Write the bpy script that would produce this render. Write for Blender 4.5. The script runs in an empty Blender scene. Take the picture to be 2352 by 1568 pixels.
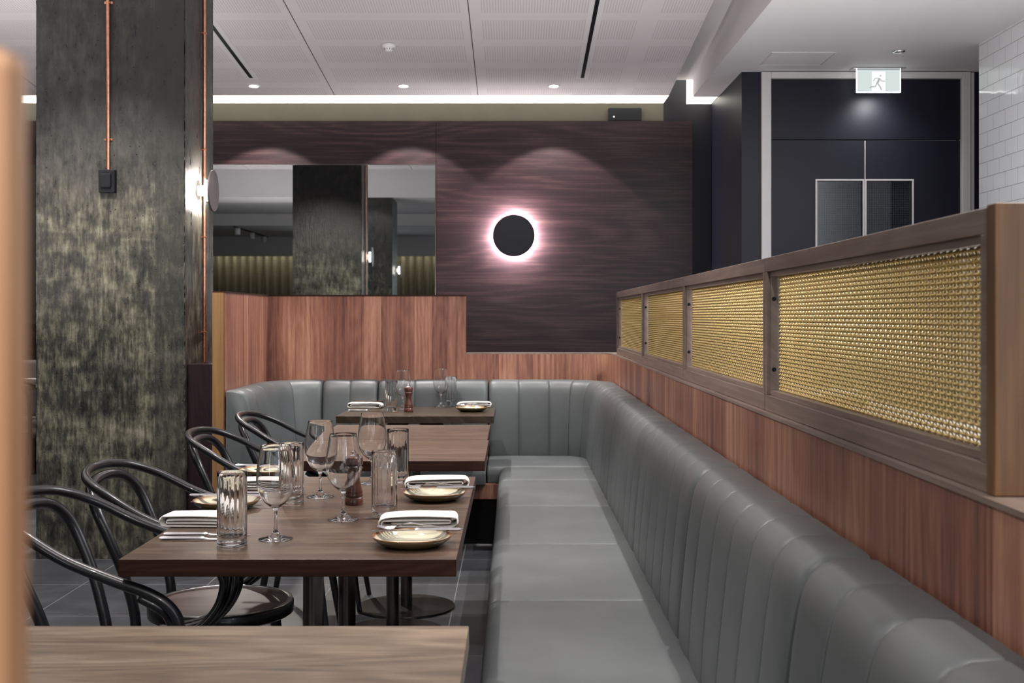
import bpy, bmesh, math, random
from mathutils import Vector, Matrix, noise
random.seed(7)
S = bpy.context.scene
COL = S.collection
PI = math.pi
R = math.radians
F = 2750.0; CX = 1180.0; CY = 725.0; HC = 1.29

# ------------------------------------------------------------------ camera
cam_d = bpy.data.cameras.new('camera'); cam = bpy.data.objects.new('camera', cam_d); COL.objects.link(cam)
cam.location = (0, 0, HC); cam.rotation_euler = (R(90), 0, 0)
cam_d.sensor_width = 36.0; cam_d.lens = F / 2352 * 36
cam_d.shift_x = -(CX - 1176) / 2352; cam_d.shift_y = (CY - 784) / 2352
cam_d.clip_start = 0.05; cam_d.clip_end = 60
cam_d.dof.use_dof = True; cam_d.dof.focus_distance = 3.9; cam_d.dof.aperture_fstop = 9.0
S.camera = cam
# ------------------------------------------------------------------ world, exposure
w = bpy.data.worlds.new('world'); S.world = w; w.use_nodes = True
w.node_tree.nodes['Background'].inputs[0].default_value = (0.5, 0.53, 0.6, 1)
w.node_tree.nodes['Background'].inputs[1].default_value = 0.05
vs = S.view_settings
vs.view_transform = 'Standard'; vs.look = 'None'; vs.gamma = 1; vs.use_curve_mapping = False; vs.exposure = 0.0
S.cycles.use_denoising = True
S.cycles.sample_clamp_indirect = 4.0
S.cycles.caustics_refractive = False; S.cycles.caustics_reflective = False
S.cycles.max_bounces = 24; S.cycles.diffuse_bounces = 4; S.cycles.glossy_bounces = 4
S.cycles.transmission_bounces = 24; S.cycles.transparent_max_bounces = 12

# ------------------------------------------------------------------ lights
def area(name, loc, size, energy, rot, color=(1, 1, 1), sy=None):
    d = bpy.data.lights.new(name, 'AREA'); d.energy = energy; d.color = color; d.size = size
    if sy: d.shape = 'RECTANGLE'; d.size_y = sy
    o = bpy.data.objects.new(name, d); COL.objects.link(o); o.location = loc; o.rotation_euler = rot
    return o
def spot(name, loc, energy, cone, blend, target, color=(1, .93, .86), radius=.03):
    d = bpy.data.lights.new(name, 'SPOT'); d.energy = energy; d.color = color
    d.spot_size = R(cone); d.spot_blend = blend; d.shadow_soft_size = radius
    o = bpy.data.objects.new(name, d); COL.objects.link(o); o.location = loc
    v = Vector(target) - Vector(loc); o.rotation_euler = v.to_track_quat('-Z', 'Y').to_euler()
    return o
# added wide cool fill lamp behind the camera, no window modelled
area('behind_camera_fill', (1.9, -3.3, 1.65), 4.4, 45, (R(98), 0, R(6)), (.78, .89, 1), 2.2)
# added lamps behind the camera, not part of the room's lighting
# two tall narrow strips giving highlights on glassware and chair rods
area('highlight_strip', (-3.3, -2.4, 1.75), .13, 14, (R(90), 0, R(-25)), (.92, .96, 1), 1.9)
area('highlight_strip', (2.75, -2.4, 1.75), .13, 20, (R(90), 0, R(22)), (.92, .96, 1), 1.9)
# upward fill lamps added to brighten the ceiling, no fittings there
area('partition_ceiling_fill', (-.5, 7.62, 1.38), 2.2, 13, (R(180 - 28), 0, 0), (1, .95, .95), .10)
area('counter_ceiling_fill', (1.35, 4.6, 1.02), .25, 80, (R(180), 0, 0), (1, .97, .95), 4.0)
area('aisle_ceiling_fill', (-3.4, 5.0, 1.2), .4, 150, (R(180), 0, 0), (1, .94, .92), 5.0)
area('tile_wall_fill', (2.2, 4.6, 3.08), 1.0, 130, (0, 0, 0), (.93, .97, 1), 2.6)  # added fill lamp to brighten the tiled wall and door
# wall washers over the timber wall
for i, x in enumerate((-2.116, -.897, .326)):
    spot('wall_washer_light', (x, 9.80, 3.135), 120, 92, .14, (x, 10.03, 1.6), (1, .9, .86), .02)
# rows of downlights over the tables and the banquette
DOWN = [(-2.1, 5.55, 90), (-.9, 5.9, 160), (.98, 5.9, 170), (-.9, 3.6, 195), (.98, 3.6, 200), (-2.1, 3.6, 60),
        (-.9, 1.3, 105), (.98, 1.3, 120), (-.9, 7.75, 240), (.33, 7.75, 110)]
for x, y, e in DOWN:
    zc = 3.11 if y < 2 else 3.42 if y < 6.4 else 4.062 - .0924 * y
    spot('downlight_beam', (x, y, zc - .03), e, 84, .3, (x, y - (.6 if (x, y) == (-2.1, 3.6) else 0), 0), (1, .95, .91), .022)
spot('near_timber_fill', (-.9, -1.0, 2.86), 190, 34, .5, (-.42, .32, 1.0), (1, .95, .91), .022)  # added spot to brighten the near timber at the left edge
spot('table_fill_beam', (.2, -1.6, 2.84), 190, 44, .7, (-.5, 3.3, .75), (1, .96, .93), .04)  # added fill for the fronts of napkins and tableware
spot('column_rear_fill', (-2.15, 8.6, 3.22), 420, 70, .7, (-2.15, 6.96, 1.0), (1, .94, .84), .05)  # added lamp to lighten the column's rear face in the mirror
spot('column_accent_light', (-2.05, 4.6, 3.38), 240, 44, .9, (-2.2, 6.4, 1.30), (1, .94, .84), .05)

# ------------------------------------------------------------------ node materials
def mat(name):
    m = bpy.data.materials.new(name); m.use_nodes = True
    nt = m.node_tree; nt.nodes.clear()
    out = nt.nodes.new('ShaderNodeOutputMaterial'); b = nt.nodes.new('ShaderNodeBsdfPrincipled')
    nt.links.new(b.outputs[0], out.inputs[0]); return m, nt, b
def N(nt, t, **kw):
    n = nt.nodes.new('ShaderNode' + t)
    for k, v in kw.items():
        if k.startswith('i_'):
            key = k[2:]; key = int(key) if key.isdigit() else key.replace('_', ' ')
            s = n.inputs[key]
            if hasattr(v, 'is_linked') or isinstance(v, bpy.types.NodeSocket): nt.links.new(v, s)
            else: s.default_value = v
        else: setattr(n, k, v)
    return n
def math_(nt, op, a, b=None, c=None):
    n = nt.nodes.new('ShaderNodeMath'); n.operation = op
    for i, v in enumerate((a, b, c)):
        if v is None: continue
        if isinstance(v, bpy.types.NodeSocket): nt.links.new(v, n.inputs[i])
        else: n.inputs[i].default_value = v
    return n.outputs[0]
def ramp(nt, fac, stops, interp='LINEAR'):
    n = nt.nodes.new('ShaderNodeValToRGB'); n.color_ramp.interpolation = interp
    nt.links.new(fac, n.inputs[0]); e = n.color_ramp.elements
    while len(e) < len(stops): e.new(.5)
    for s, (p, c) in zip(e, stops): s.position = p; s.color = (*c, 1) if len(c) == 3 else c
    return n.outputs[0]
def mixc(nt, fac, a, b, mode='MIX'):
    n = nt.nodes.new('ShaderNodeMix'); n.data_type = 'RGBA'; n.blend_type = mode
    for i, v in ((0, fac), (6, a), (7, b)):
        if isinstance(v, bpy.types.NodeSocket): nt.links.new(v, n.inputs[i])
        elif i == 0: n.inputs[0].default_value = v
        else: n.inputs[i].default_value = (*v, 1)
    return n.outputs[2]
def objco(nt):
    tc = nt.nodes.new('ShaderNodeTexCoord'); sp = nt.nodes.new('ShaderNodeSeparateXYZ')
    nt.links.new(tc.outputs['Object'], sp.inputs[0]); return tc.outputs['Object'], sp.outputs
def comb(nt, x, y, z):
    n = nt.nodes.new('ShaderNodeCombineXYZ')
    for i, v in enumerate((x, y, z)):
        if isinstance(v, bpy.types.NodeSocket): nt.links.new(v, n.inputs[i])
        else: n.inputs[i].default_value = v
    return n.outputs[0]
def bump(nt, b, h, strength=.3, dist=.002):
    n = N(nt, 'Bump', i_Strength=strength, i_Distance=dist, i_Height=h); nt.links.new(n.outputs[0], b.inputs['Normal'])
def plain(name, col, rough=.5, metal=0, spec=.5, coat=0, nscale=0, namp=.1):
    m, nt, b = mat(name)
    b.inputs['Roughness'].default_value = rough; b.inputs['Metallic'].default_value = metal
    b.inputs['Specular IOR Level'].default_value = spec; b.inputs['Coat Weight'].default_value = coat
    co, xyz = objco(nt)
    nz = N(nt, 'TexNoise', i_Vector=co, i_Scale=nscale or 9.0, i_Detail=3.0)
    c = ramp(nt, nz.outputs['Fac'], [(.3, [v * (1 - namp) for v in col]), (.7, [min(1, v * (1 + namp)) for v in col])])
    nt.links.new(c, b.inputs['Base Color'])
    return m
def emit(name, col, st):
    m, nt, b = mat(name); b.inputs['Base Color'].default_value = (.02, .02, .02, 1)
    b.inputs['Emission Color'].default_value = (*col, 1); b.inputs['Emission Strength'].default_value = st
    return m

def wood(name, dark, mid, light, axis='Z', plank=.1, rough=.4, fig=1.0, fine=1.0, spec=.4, var=.5, coat=0.0, con=.35, ring=.07):
    """timber: grain runs along axis; planks are strips across it"""
    m, nt, b = mat(name); co, o = objco(nt)
    x, y, z = o[0], o[1], o[2]
    if axis == 'Z': u, v = math_(nt, 'ADD', x, y), z
    elif axis == 'X': u, v = math_(nt, 'ADD', y, z), x
    else: u, v = math_(nt, 'ADD', x, z), y
    wob = N(nt, 'TexNoise', i_Vector=comb(nt, math_(nt, 'MULTIPLY', u, 3), 0, math_(nt, 'MULTIPLY', v, .9)), i_Scale=1.0, i_Detail=2.0)
    pk = math_(nt, 'FLOOR', math_(nt, 'DIVIDE', u, plank))
    wn = N(nt, 'TexWhiteNoise', noise_dimensions='1D', i_W=pk)
    off = math_(nt, 'MULTIPLY', wn.outputs[0], 37.0)
    # cathedral figure
    fu = math_(nt, 'ADD', math_(nt, 'MULTIPLY', u, 7 * fig), off)
    fn = N(nt, 'TexNoise', i_Vector=comb(nt, fu, off, math_(nt, 'MULTIPLY', v, 1.1 * fig)), i_Scale=1.0, i_Detail=1.5)
    rings = math_(nt, 'SINE', math_(nt, 'MULTIPLY', fn.outputs[0], 95.0))
    st = N(nt, 'TexNoise', i_Vector=comb(nt, math_(nt, 'MULTIPLY', u, 55 * fine), off, math_(nt, 'MULTIPLY', v, 1.6)), i_Scale=1.0, i_Detail=4.0, i_Roughness=.6)
    fi = N(nt, 'TexNoise', i_Vector=comb(nt, math_(nt, 'MULTIPLY', u, 420 * fine), 3.0, math_(nt, 'MULTIPLY', v, 14)), i_Scale=1.0, i_Detail=2.0)
    t = math_(nt, 'MULTIPLY', rings, ring)
    t = math_(nt, 'ADD', t, math_(nt, 'MULTIPLY', st.outputs[0], .75))
    t = math_(nt, 'ADD', t, math_(nt, 'MULTIPLY', math_(nt, 'SUBTRACT', wn.outputs[0], .5), var))
    t = math_(nt, 'ADD', t, math_(nt, 'MULTIPLY', math_(nt, 'SUBTRACT', fi.outputs[0], .5), .35))
    t = math_(nt, 'ADD', t, math_(nt, 'MULTIPLY', wob.outputs[0], .25))
    c = ramp(nt, t, [(.5 - con, dark), (.5, mid), (.5 + con, light)])
    nt.links.new(c, b.inputs['Base Color'])
    b.inputs['Roughness'].default_value = rough; b.inputs['Specular IOR Level'].default_value = spec
    b.inputs['Coat Weight'].default_value = coat; b.inputs['Coat Roughness'].default_value = .2
    bump(nt, b, math_(nt, 'ADD', fi.outputs[0], st.outputs[0]), .12, .001)
    return m

M = {}
M['walnut'] = wood('walnut', (.13, .050, .040), (.31, .135, .092), (.54, .29, .185), 'Z', .105, .40, .7, 1.0, .4, .26, 0.0, .27, .035)
M['darkwood'] = wood('dark_timber', (.0055, .0022, .0034), (.0165, .0075, .0095), (.060, .031, .031), 'X', 3.0, .42, .35, 1.2, .28, .0)
M['darkwood_v'] = wood('dark_timber_upright', (.012, .006, .009), (.028, .013, .018), (.055, .028, .032), 'Z', .2, .42)
M['ply'] = wood('plywood_edge', (.17, .085, .03), (.26, .14, .055), (.36, .21, .09), 'Z', .5, .5, .3, 1.5, .4, .1)
M['post_near'] = wood('orange_timber', (.40, .19, .09), (.56, .31, .165), (.68, .42, .26), 'Z', .04, .4)
M['screenwood'] = wood('screen_timber', (.15, .105, .085), (.25, .185, .155), (.36, .28, .24), 'Y', .5, .36, .5, 1.2, .5, .1)
M['postwood'] = wood('post_timber', (.09, .040, .013), (.17, .080, .030), (.27, .14, .055), 'Z', .5, .4, .5, 1.2, .4, .1)
M['tabletop'] = wood('table_timber', (.028, .015, .009), (.072, .044, .030), (.155, .102, .070), 'X', .3, .30, .8, .8, .5, .12)
M['tabletop_dark'] = wood('dark_oak', (.018, .011, .006), (.036, .023, .013), (.065, .044, .026), 'Y', .3, .28, .6, 1.0, .5, .1)
M['tabletop_near'] = wood('ash_timber', (.040, .024, .014), (.13, .088, .058), (.25, .185, .13), 'X', .6, .32, .8, .35, .5, .05, 0.0, .28, .06)
M['edge'] = wood('table_edge', (.010, .0035, .0020), (.030, .010, .006), (.058, .023, .013), 'X', .3, .45, .8, 1.0, .2, .1)
M['bentwood'] = plain('black_stained_beech', (.0085, .008, .010), .33, 0, .55, .3, 30, .25)
M['seatwood'] = wood('stained_seat', (.03, .014, .012), (.06, .032, .028), (.10, .06, .052), 'X', .5, .52, .6, .8, .5, .05)
M['black'] = plain('black_metal', (.006, .0065, .009), .5, 0, .22)
M['navy'] = plain('navy_black_paint', (.0080, .0078, .0165), .45, 0, .28, 0, 3, .12)
M['blackpaint'] = plain('black_paint', (.006, .006, .010), .5, 0, .3)
M['discgrey'] = plain('disc_taupe', (.13, .11, .11), .45)
M['white'] = plain('white_paint', (.68, .66, .67), .6, 0, .3, 0, 2, .02)
M['frame'] = plain('white_frame_paint', (.60, .57, .57), .45, 0, .4, 0, 5, .04)
M['greywall'] = plain('olive_grey_paint', (.085, .078, .060), .7, 0, .2, 0, 6, .05)
M['steel'] = plain('polished_steel', (.62, .62, .64), .16, 1.0)
M['darksteel'] = plain('dark_steel', (.17, .15, .14), .27, 1.0, .5)
M['copper'] = plain('copper', (.72, .34, .22), .28, 1.0, .5, 0, 40, .18)
M['brass'] = plain('brass', (.66, .51, .22), .34, 1.0, .5, 0, 300, .2)
M['cloth'] = plain('linen', (.74, .71, .67), .85, 0, .1, 0, 200, .04)
M['millwood'] = plain('mill_wood', (.085, .028, .018), .28, 0, .5, .4, 60, .2)
M['mirror'] = plain('mirror_glass', (.44, .465, .47), .012, 1.0, .5, 0, 1, .0)
M['lens'] = emit('lamp_lens', (1, .97, .93), 30)
M['led'] = emit('led_diffuser', (1, .94, .84), 4.0)
M['led_ring'] = emit('led_ring', (1, .93, .93), 900)
M['led_col'] = emit('led_column', (1, .93, .84), 22)
M['curtain'] = plain('curtain_cloth', (.27, .235, .17), .85, 0, .1)
M['leather_far'] = plain('mauve_leather', (.20, .17, .18), .45)
M['black_kick'] = plain('black_kick', (.004, .004, .006), .6, 0, .2)
M['smoke_white'] = plain('white_plastic', (.78, .77, .78), .4)

def m_leather():
    m, nt, b = mat('grey_leather'); co, o = objco(nt)
    nz = N(nt, 'TexNoise', i_Vector=co, i_Scale=3.0, i_Detail=5.0)
    c = ramp(nt, nz.outputs[0], [(.3, (.084, .093, .096)), (.7, (.117, .128, .130))])
    nt.links.new(c, b.inputs['Base Color'])
    vo = N(nt, 'TexVoronoi', i_Vector=co, i_Scale=520.0)
    n2 = N(nt, 'TexNoise', i_Vector=co, i_Scale=14.0, i_Detail=4.0)
    h = math_(nt, 'ADD', math_(nt, 'MULTIPLY', vo.outputs[0], .35), math_(nt, 'MULTIPLY', n2.outputs[0], 1.5))
    bump(nt, b, h, .22, .0016)
    b.inputs['Roughness'].default_value = .42; b.inputs['Specular IOR Level'].default_value = .5
    return m
M['leather'] = m_leather()

def m_glass(name, rough=0.0):
    m, nt, b = mat(name)
    b.inputs['Base Color'].default_value = (1, 1, 1, 1); b.inputs['Transmission Weight'].default_value = 1
    b.inputs['Roughness'].default_value = rough; b.inputs['IOR'].default_value = 1.5
    return m
M['glass'] = m_glass('clear_glass')

def m_concrete():
    m, nt, b = mat('raw_concrete'); co, o = objco(nt)
    big = N(nt, 'TexNoise', i_Vector=co, i_Scale=1.7, i_Detail=6.0, i_Roughness=.62, i_Distortion=.6)
    mid = N(nt, 'TexNoise', i_Vector=comb(nt, math_(nt, 'MULTIPLY', o[0], 17), math_(nt, 'MULTIPLY', o[1], 17), math_(nt, 'MULTIPLY', o[2], 8)), i_Scale=1.0, i_Detail=8.0, i_Roughness=.72)
    strk = N(nt, 'TexNoise', i_Vector=comb(nt, math_(nt, 'MULTIPLY', o[0], 70), math_(nt, 'MULTIPLY', o[1], 70), math_(nt, 'MULTIPLY', o[2], 7)), i_Scale=1.0, i_Detail=4.0)
    # swept arcs of trowelled laitance
    arc = N(nt, 'TexNoise', i_Vector=comb(nt, math_(nt, 'MULTIPLY', o[0], 1.6), o[1], math_(nt, 'MULTIPLY', o[2], 9)), i_Scale=1.0, i_Detail=6.0, i_Distortion=1.5)
    t = math_(nt, 'ADD', math_(nt, 'MULTIPLY', big.outputs[0], .60), math_(nt, 'MULTIPLY', mid.outputs[0], .80))
    t = math_(nt, 'ADD', t, math_(nt, 'MULTIPLY', strk.outputs[0], .30))
    t = math_(nt, 'ADD', t, math_(nt, 'MULTIPLY', arc.outputs[0], .25))
    c = ramp(nt, math_(nt, 'MULTIPLY', t, .52), [(.43, (.012, .012, .011)), (.49, (.038, .037, .030)), (.54, (.10, .096, .070)), (.62, (.25, .24, .18))])
    # darker slate colour above two metres
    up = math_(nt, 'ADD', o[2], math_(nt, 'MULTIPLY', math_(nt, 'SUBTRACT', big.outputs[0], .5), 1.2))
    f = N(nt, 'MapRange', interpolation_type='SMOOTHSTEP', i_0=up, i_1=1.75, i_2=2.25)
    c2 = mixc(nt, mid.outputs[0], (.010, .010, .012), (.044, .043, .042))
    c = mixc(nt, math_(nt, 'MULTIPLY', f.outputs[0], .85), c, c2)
    # scratches and pits
    def scratch(ax, ay, az, w_):
        n_ = N(nt, 'TexNoise', i_Vector=comb(nt, math_(nt, 'ADD', math_(nt, 'MULTIPLY', o[0], ax), math_(nt, 'MULTIPLY', o[2], ay)), math_(nt, 'MULTIPLY', o[1], 4), math_(nt, 'MULTIPLY', o[2], az)), i_Scale=1.0, i_Detail=1.0)
        return math_(nt, 'LESS_THAN', math_(nt, 'ABSOLUTE', math_(nt, 'SUBTRACT', n_.outputs[0], .5)), w_)
    scr = math_(nt, 'MAXIMUM', scratch(9, 5, 1.5, .006), scratch(7, -8, 2.0, .005))
    gate = math_(nt, 'GREATER_THAN', big.outputs[0], .5)
    scr = math_(nt, 'MULTIPLY', scr, gate)
    vo = N(nt, 'TexVoronoi', i_Vector=co, i_Scale=26.0, i_Randomness=1.0)
    pit = ramp(nt, vo.outputs[0], [(.0, (1, 1, 1)), (.10, (0, 0, 0))])
    c = mixc(nt, pit, c, (.006, .006, .006))
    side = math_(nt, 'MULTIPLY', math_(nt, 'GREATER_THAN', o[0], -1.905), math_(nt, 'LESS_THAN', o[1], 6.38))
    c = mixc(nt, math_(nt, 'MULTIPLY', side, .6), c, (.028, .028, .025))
    nt.links.new(c, b.inputs['Base Color'])
    rr = ramp(nt, mid.outputs[0], [(.35, (.25,) * 3), (.65, (.55,) * 3)])
    nt.links.new(rr, b.inputs['Roughness']); b.inputs['Specular IOR Level'].default_value = .4
    # form-board joints: a vertical one and two horizontal ones
    def line(sock, pos, wd):
        a = math_(nt, 'ABSOLUTE', math_(nt, 'SUBTRACT', sock, pos))
        return math_(nt, 'LESS_THAN', math_(nt, 'ADD', a, math_(nt, 'MULTIPLY', math_(nt, 'SUBTRACT', strk.outputs[0], .5), .03)), wd)
    j = math_(nt, 'ADD', line(o[0], -1.905, .009), line(o[2], 2.47, .006))
    h = math_(nt, 'ADD', math_(nt, 'MULTIPLY', mid.outputs[0], 1.4), math_(nt, 'MULTIPLY', strk.outputs[0], .5))
    h = math_(nt, 'SUBTRACT', h, math_(nt, 'MULTIPLY', pit, 2.0))
    h = math_(nt, 'SUBTRACT', h, math_(nt, 'MULTIPLY', j, .7))
    h = math_(nt, 'SUBTRACT', h, math_(nt, 'MULTIPLY', scr, .3))
    bump(nt, b, h, .75, .008)
    return m
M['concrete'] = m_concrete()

def m_floor():
    m, nt, b = mat('slate_tiles'); co, o = objco(nt)
    br = N(nt, 'TexBrick', offset=.0, i_Vector=comb(nt, math_(nt, 'ADD', o[0], .27), math_(nt, 'SUBTRACT', o[1], 5.145), 0),
           i_Scale=1.0, i_Mortar_Size=.0022, i_Brick_Width=.6, i_Row_Height=.6)
    br.inputs['Mortar Smooth'].default_value = .0
    nz = N(nt, 'TexNoise', i_Vector=co, i_Scale=5.0, i_Detail=8.0)
    c = ramp(nt, nz.outputs[0], [(.3, (.030, .032, .038)), (.7, (.060, .064, .072))])
    c = mixc(nt, br.outputs['Fac'], c, (.20, .20, .20))
    nt.links.new(c, b.inputs['Base Color']); b.inputs['Roughness'].default_value = .42
    bump(nt, b, nz.outputs[0], .25, .004)
    return m
M['floor'] = m_floor()

def m_tiles():
    m, nt, b = mat('metro_tiles'); co, o = objco(nt)
    br = N(nt, 'TexBrick', offset=.5, i_Vector=comb(nt, math_(nt, 'ADD', o[1], .045), math_(nt, 'ADD', o[2], .076), 0),
           i_Scale=1.0, i_Mortar_Size=.0022, i_Brick_Width=.19, i_Row_Height=.0995)
    br.inputs['Mortar Smooth'].default_value = .6
    c = mixc(nt, br.outputs['Fac'], (.74, .76, .78), (.34, .34, .35))
    nt.links.new(c, b.inputs['Base Color']); b.inputs['Roughness'].default_value = .08
    nz = N(nt, 'TexNoise', i_Vector=co, i_Scale=13.0, i_Detail=1.0)
    h = math_(nt, 'SUBTRACT', math_(nt, 'MULTIPLY', nz.outputs[0], .7), br.outputs['Fac'])
    bump(nt, b, h, .7, .0022)
    return m
M['tiles'] = m_tiles()

def m_perf():
    """white acoustic board drilled with blocks of small holes; joints every 1.2 m"""
    m, nt, b = mat('perforated_board'); co, o = objco(nt)
    def frac(s, p, sh=0.0): return math_(nt, 'FRACT', math_(nt, 'DIVIDE', math_(nt, 'SUBTRACT', s, sh), p))
    ux = math_(nt, 'MULTIPLY', frac(o[0], 1.2, -1.5), 1.2); uy = math_(nt, 'MULTIPLY', frac(o[1], .543, 7.64), .543)
    inx = math_(nt, 'MULTIPLY', math_(nt, 'GREATER_THAN', ux, .075), math_(nt, 'LESS_THAN', ux, 1.145))
    iny = math_(nt, 'LESS_THAN', uy, .395)
    p = .0185
    hx = math_(nt, 'ABSOLUTE', math_(nt, 'SUBTRACT', frac(o[0], p), .5)); hy = math_(nt, 'ABSOLUTE', math_(nt, 'SUBTRACT', frac(o[1], p), .5))
    d2 = math_(nt, 'ADD', math_(nt, 'MULTIPLY', hx, hx), math_(nt, 'MULTIPLY', hy, hy))
    hole = math_(nt, 'MULTIPLY', math_(nt, 'LESS_THAN', d2, .028), math_(nt, 'MULTIPLY', inx, iny))
    jt = math_(nt, 'LESS_THAN', math_(nt, 'ABSOLUTE', math_(nt, 'SUBTRACT', math_(nt, 'FRACT', math_(nt, 'ADD', math_(nt, 'DIVIDE', math_(nt, 'SUBTRACT', o[0], -1.5), 1.2), .5)), .5)), .0028)
    jt = math_(nt, 'MULTIPLY', jt, math_(nt, 'LESS_THAN', o[0], .5))
    c = mixc(nt, hole, (.66, .62, .635), (.16, .15, .15)); c = mixc(nt, jt, c, (.05, .045, .04))
    nt.links.new(c, b.inputs['Base Color']); b.inputs['Roughness'].default_value = .7; b.inputs['Specular IOR Level'].default_value = .2
    return m
M['perf'] = m_perf()

def m_wired():
    m, nt, b = mat('dark_wired_glass'); co, o = objco(nt)
    def ln(s, p): return math_(nt, 'LESS_THAN', math_(nt, 'FRACT', math_(nt, 'DIVIDE', s, p)), .12)
    g = math_(nt, 'MAXIMUM', ln(o[0], .0135), ln(o[2], .0135))
    c = mixc(nt, g, (.006, .009, .016), (.07, .07, .075))
    nt.links.new(c, b.inputs['Base Color']); b.inputs['Roughness'].default_value = .05; b.inputs['Specular IOR Level'].default_value = .8
    return m
M['wired'] = m_wired()

def m_counter():
    m, nt, b = mat('woven_grey_counter'); co, o = objco(nt)
    nz = N(nt, 'TexNoise', i_Vector=comb(nt, math_(nt, 'MULTIPLY', o[0], 30), math_(nt, 'MULTIPLY', o[1], 220), 0), i_Scale=1.0, i_Detail=3.0)
    c = ramp(nt, nz.outputs[0], [(.35, (.10, .09, .09)), (.65, (.46, .44, .43))])
    nt.links.new(c, b.inputs['Base Color']); b.inputs['Roughness'].default_value = .5
    return m
M['counter'] = m_counter()

def m_plate():
    m, nt, b = mat('stoneware'); co, o = objco(nt)
    r = math_(nt, 'SQRT', math_(nt, 'ADD', math_(nt, 'MULTIPLY', o[0], o[0]), math_(nt, 'MULTIPLY', o[1], o[1])))
    nz = N(nt, 'TexNoise', i_Vector=co, i_Scale=45.0, i_Detail=3.0)
    rr = math_(nt, 'ADD', r, math_(nt, 'MULTIPLY', math_(nt, 'SUBTRACT', nz.outputs[0], .5), .006))
    c = ramp(nt, math_(nt, 'DIVIDE', rr, .1), [(.84, (.60, .56, .42)), (.875, (.50, .42, .28)), (.90, (.24, .10, .04)), (1, (.12, .045, .02))])
    geo = N(nt, 'NewGeometry'); sp = N(nt, 'SeparateXYZ', i_Vector=geo.outputs['Normal'])
    un = math_(nt, 'LESS_THAN', sp.outputs[2], -.05)
    c = mixc(nt, un, c, (.11, .085, .04))
    nt.links.new(c, b.inputs['Base Color']); b.inputs['Roughness'].default_value = .12; b.inputs['Coat Weight'].default_value = .5
    return m
M['plate'] = m_plate()

# ------------------------------------------------------------------ mesh helpers
def obj(name, bm, m, parent=None, smooth=False, bevel=0, loc=None, autos=None):
    me = bpy.data.meshes.new(name); bmesh.ops.recalc_face_normals(bm, faces=bm.faces); bm.to_mesh(me); bm.free()
    o = bpy.data.objects.new(name, me); COL.objects.link(o)
    if m: me.materials.append(m)
    if smooth:
        for p in me.polygons: p.use_smooth = True
        if autos:
            me.set_sharp_from_angle(angle=R(autos))
    if bevel:
        md = o.modifiers.new('bevel', 'BEVEL'); md.width = bevel; md.segments = 2; md.limit_method = 'ANGLE'
    if parent: o.parent = parent
    if loc: o.location = loc
    return o
def thing(name, label, cat, loc=(0, 0, 0), rz=0, group=None):
    o = bpy.data.objects.new(name, None); COL.objects.link(o); o.location = loc; o.rotation_euler = (0, 0, rz)
    o.empty_display_size = .1; tag(o, label, cat, group); return o
def tag(o, label, cat, group=None):
    o['label'] = label; o['category'] = cat
    if group: o['group'] = group
    return o
def struct(name, bm, m, **kw):
    o = obj(name, bm, m, **kw); o['kind'] = 'structure'; return o
def bx(bm, x0, x1, y0, y1, z0, z1):
    v = [bm.verts.new(p) for p in ((x0, y0, z0), (x1, y0, z0), (x1, y1, z0), (x0, y1, z0), (x0, y0, z1), (x1, y0, z1), (x1, y1, z1), (x0, y1, z1))]
    for f in ((0, 3, 2, 1), (4, 5, 6, 7), (0, 1, 5, 4), (1, 2, 6, 5), (2, 3, 7, 6), (3, 0, 4, 7)): bm.faces.new([v[i] for i in f])
    return bm
def box(*a): return bx(bmesh.new(), *a)
def prism(bm, pts, fn0, fn1):
    a = [bm.verts.new(fn0(*p)) for p in pts]; b = [bm.verts.new(fn1(*p)) for p in pts]; n = len(pts)
    bm.faces.new(a); bm.faces.new(b[::-1])
    for i in range(n): bm.faces.new((a[i], b[i], b[(i + 1) % n], a[(i + 1) % n]))
    return bm
def lathe(bm, prof, seg=40, c=(0, 0, 0), mod=None):
    rings = []
    for k, (r, z) in enumerate(prof):
        if r < 1e-6: rings.append([bm.verts.new((c[0], c[1], c[2] + z))])
        else:
            rg = []
            for i in range(seg):
                a = 2 * PI * i / seg; q = r * (mod(k, a) if mod else 1)
                rg.append(bm.verts.new((c[0] + q * math.cos(a), c[1] + q * math.sin(a), c[2] + z)))
            rings.append(rg)
    for a, b in zip(rings, rings[1:]):
        for i in range(seg):
            j = (i + 1) % seg
            if len(a) == 1 and len(b) == 1: continue
            if len(a) == 1: bm.faces.new((a[0], b[i], b[j]))
            elif len(b) == 1: bm.faces.new((a[i], a[j], b[0]))
            else: bm.faces.new((a[i], a[j], b[j], b[i]))
    return bm
def catmull(pts, n=8, closed=False):
    P = [Vector(p) for p in pts]; out = []; L = len(P)
    rng = range(L if closed else L - 1)
    for i in rng:
        p0 = P[(i - 1) % L] if closed or i else P[0] * 2 - P[1]
        p1 = P[i]; p2 = P[(i + 1) % L]
        p3 = P[(i + 2) % L] if closed or i + 2 < L else P[-1] * 2 - P[-2]
        for k in range(n):
            t = k / n
            out.append(.5 * ((2 * p1) + (-p0 + p2) * t + (2 * p0 - 5 * p1 + 4 * p2 - p3) * t * t + (-p0 + 3 * p1 - 3 * p2 + p3) * t ** 3))
    if not closed: out.append(P[-1])
    return out
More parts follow.
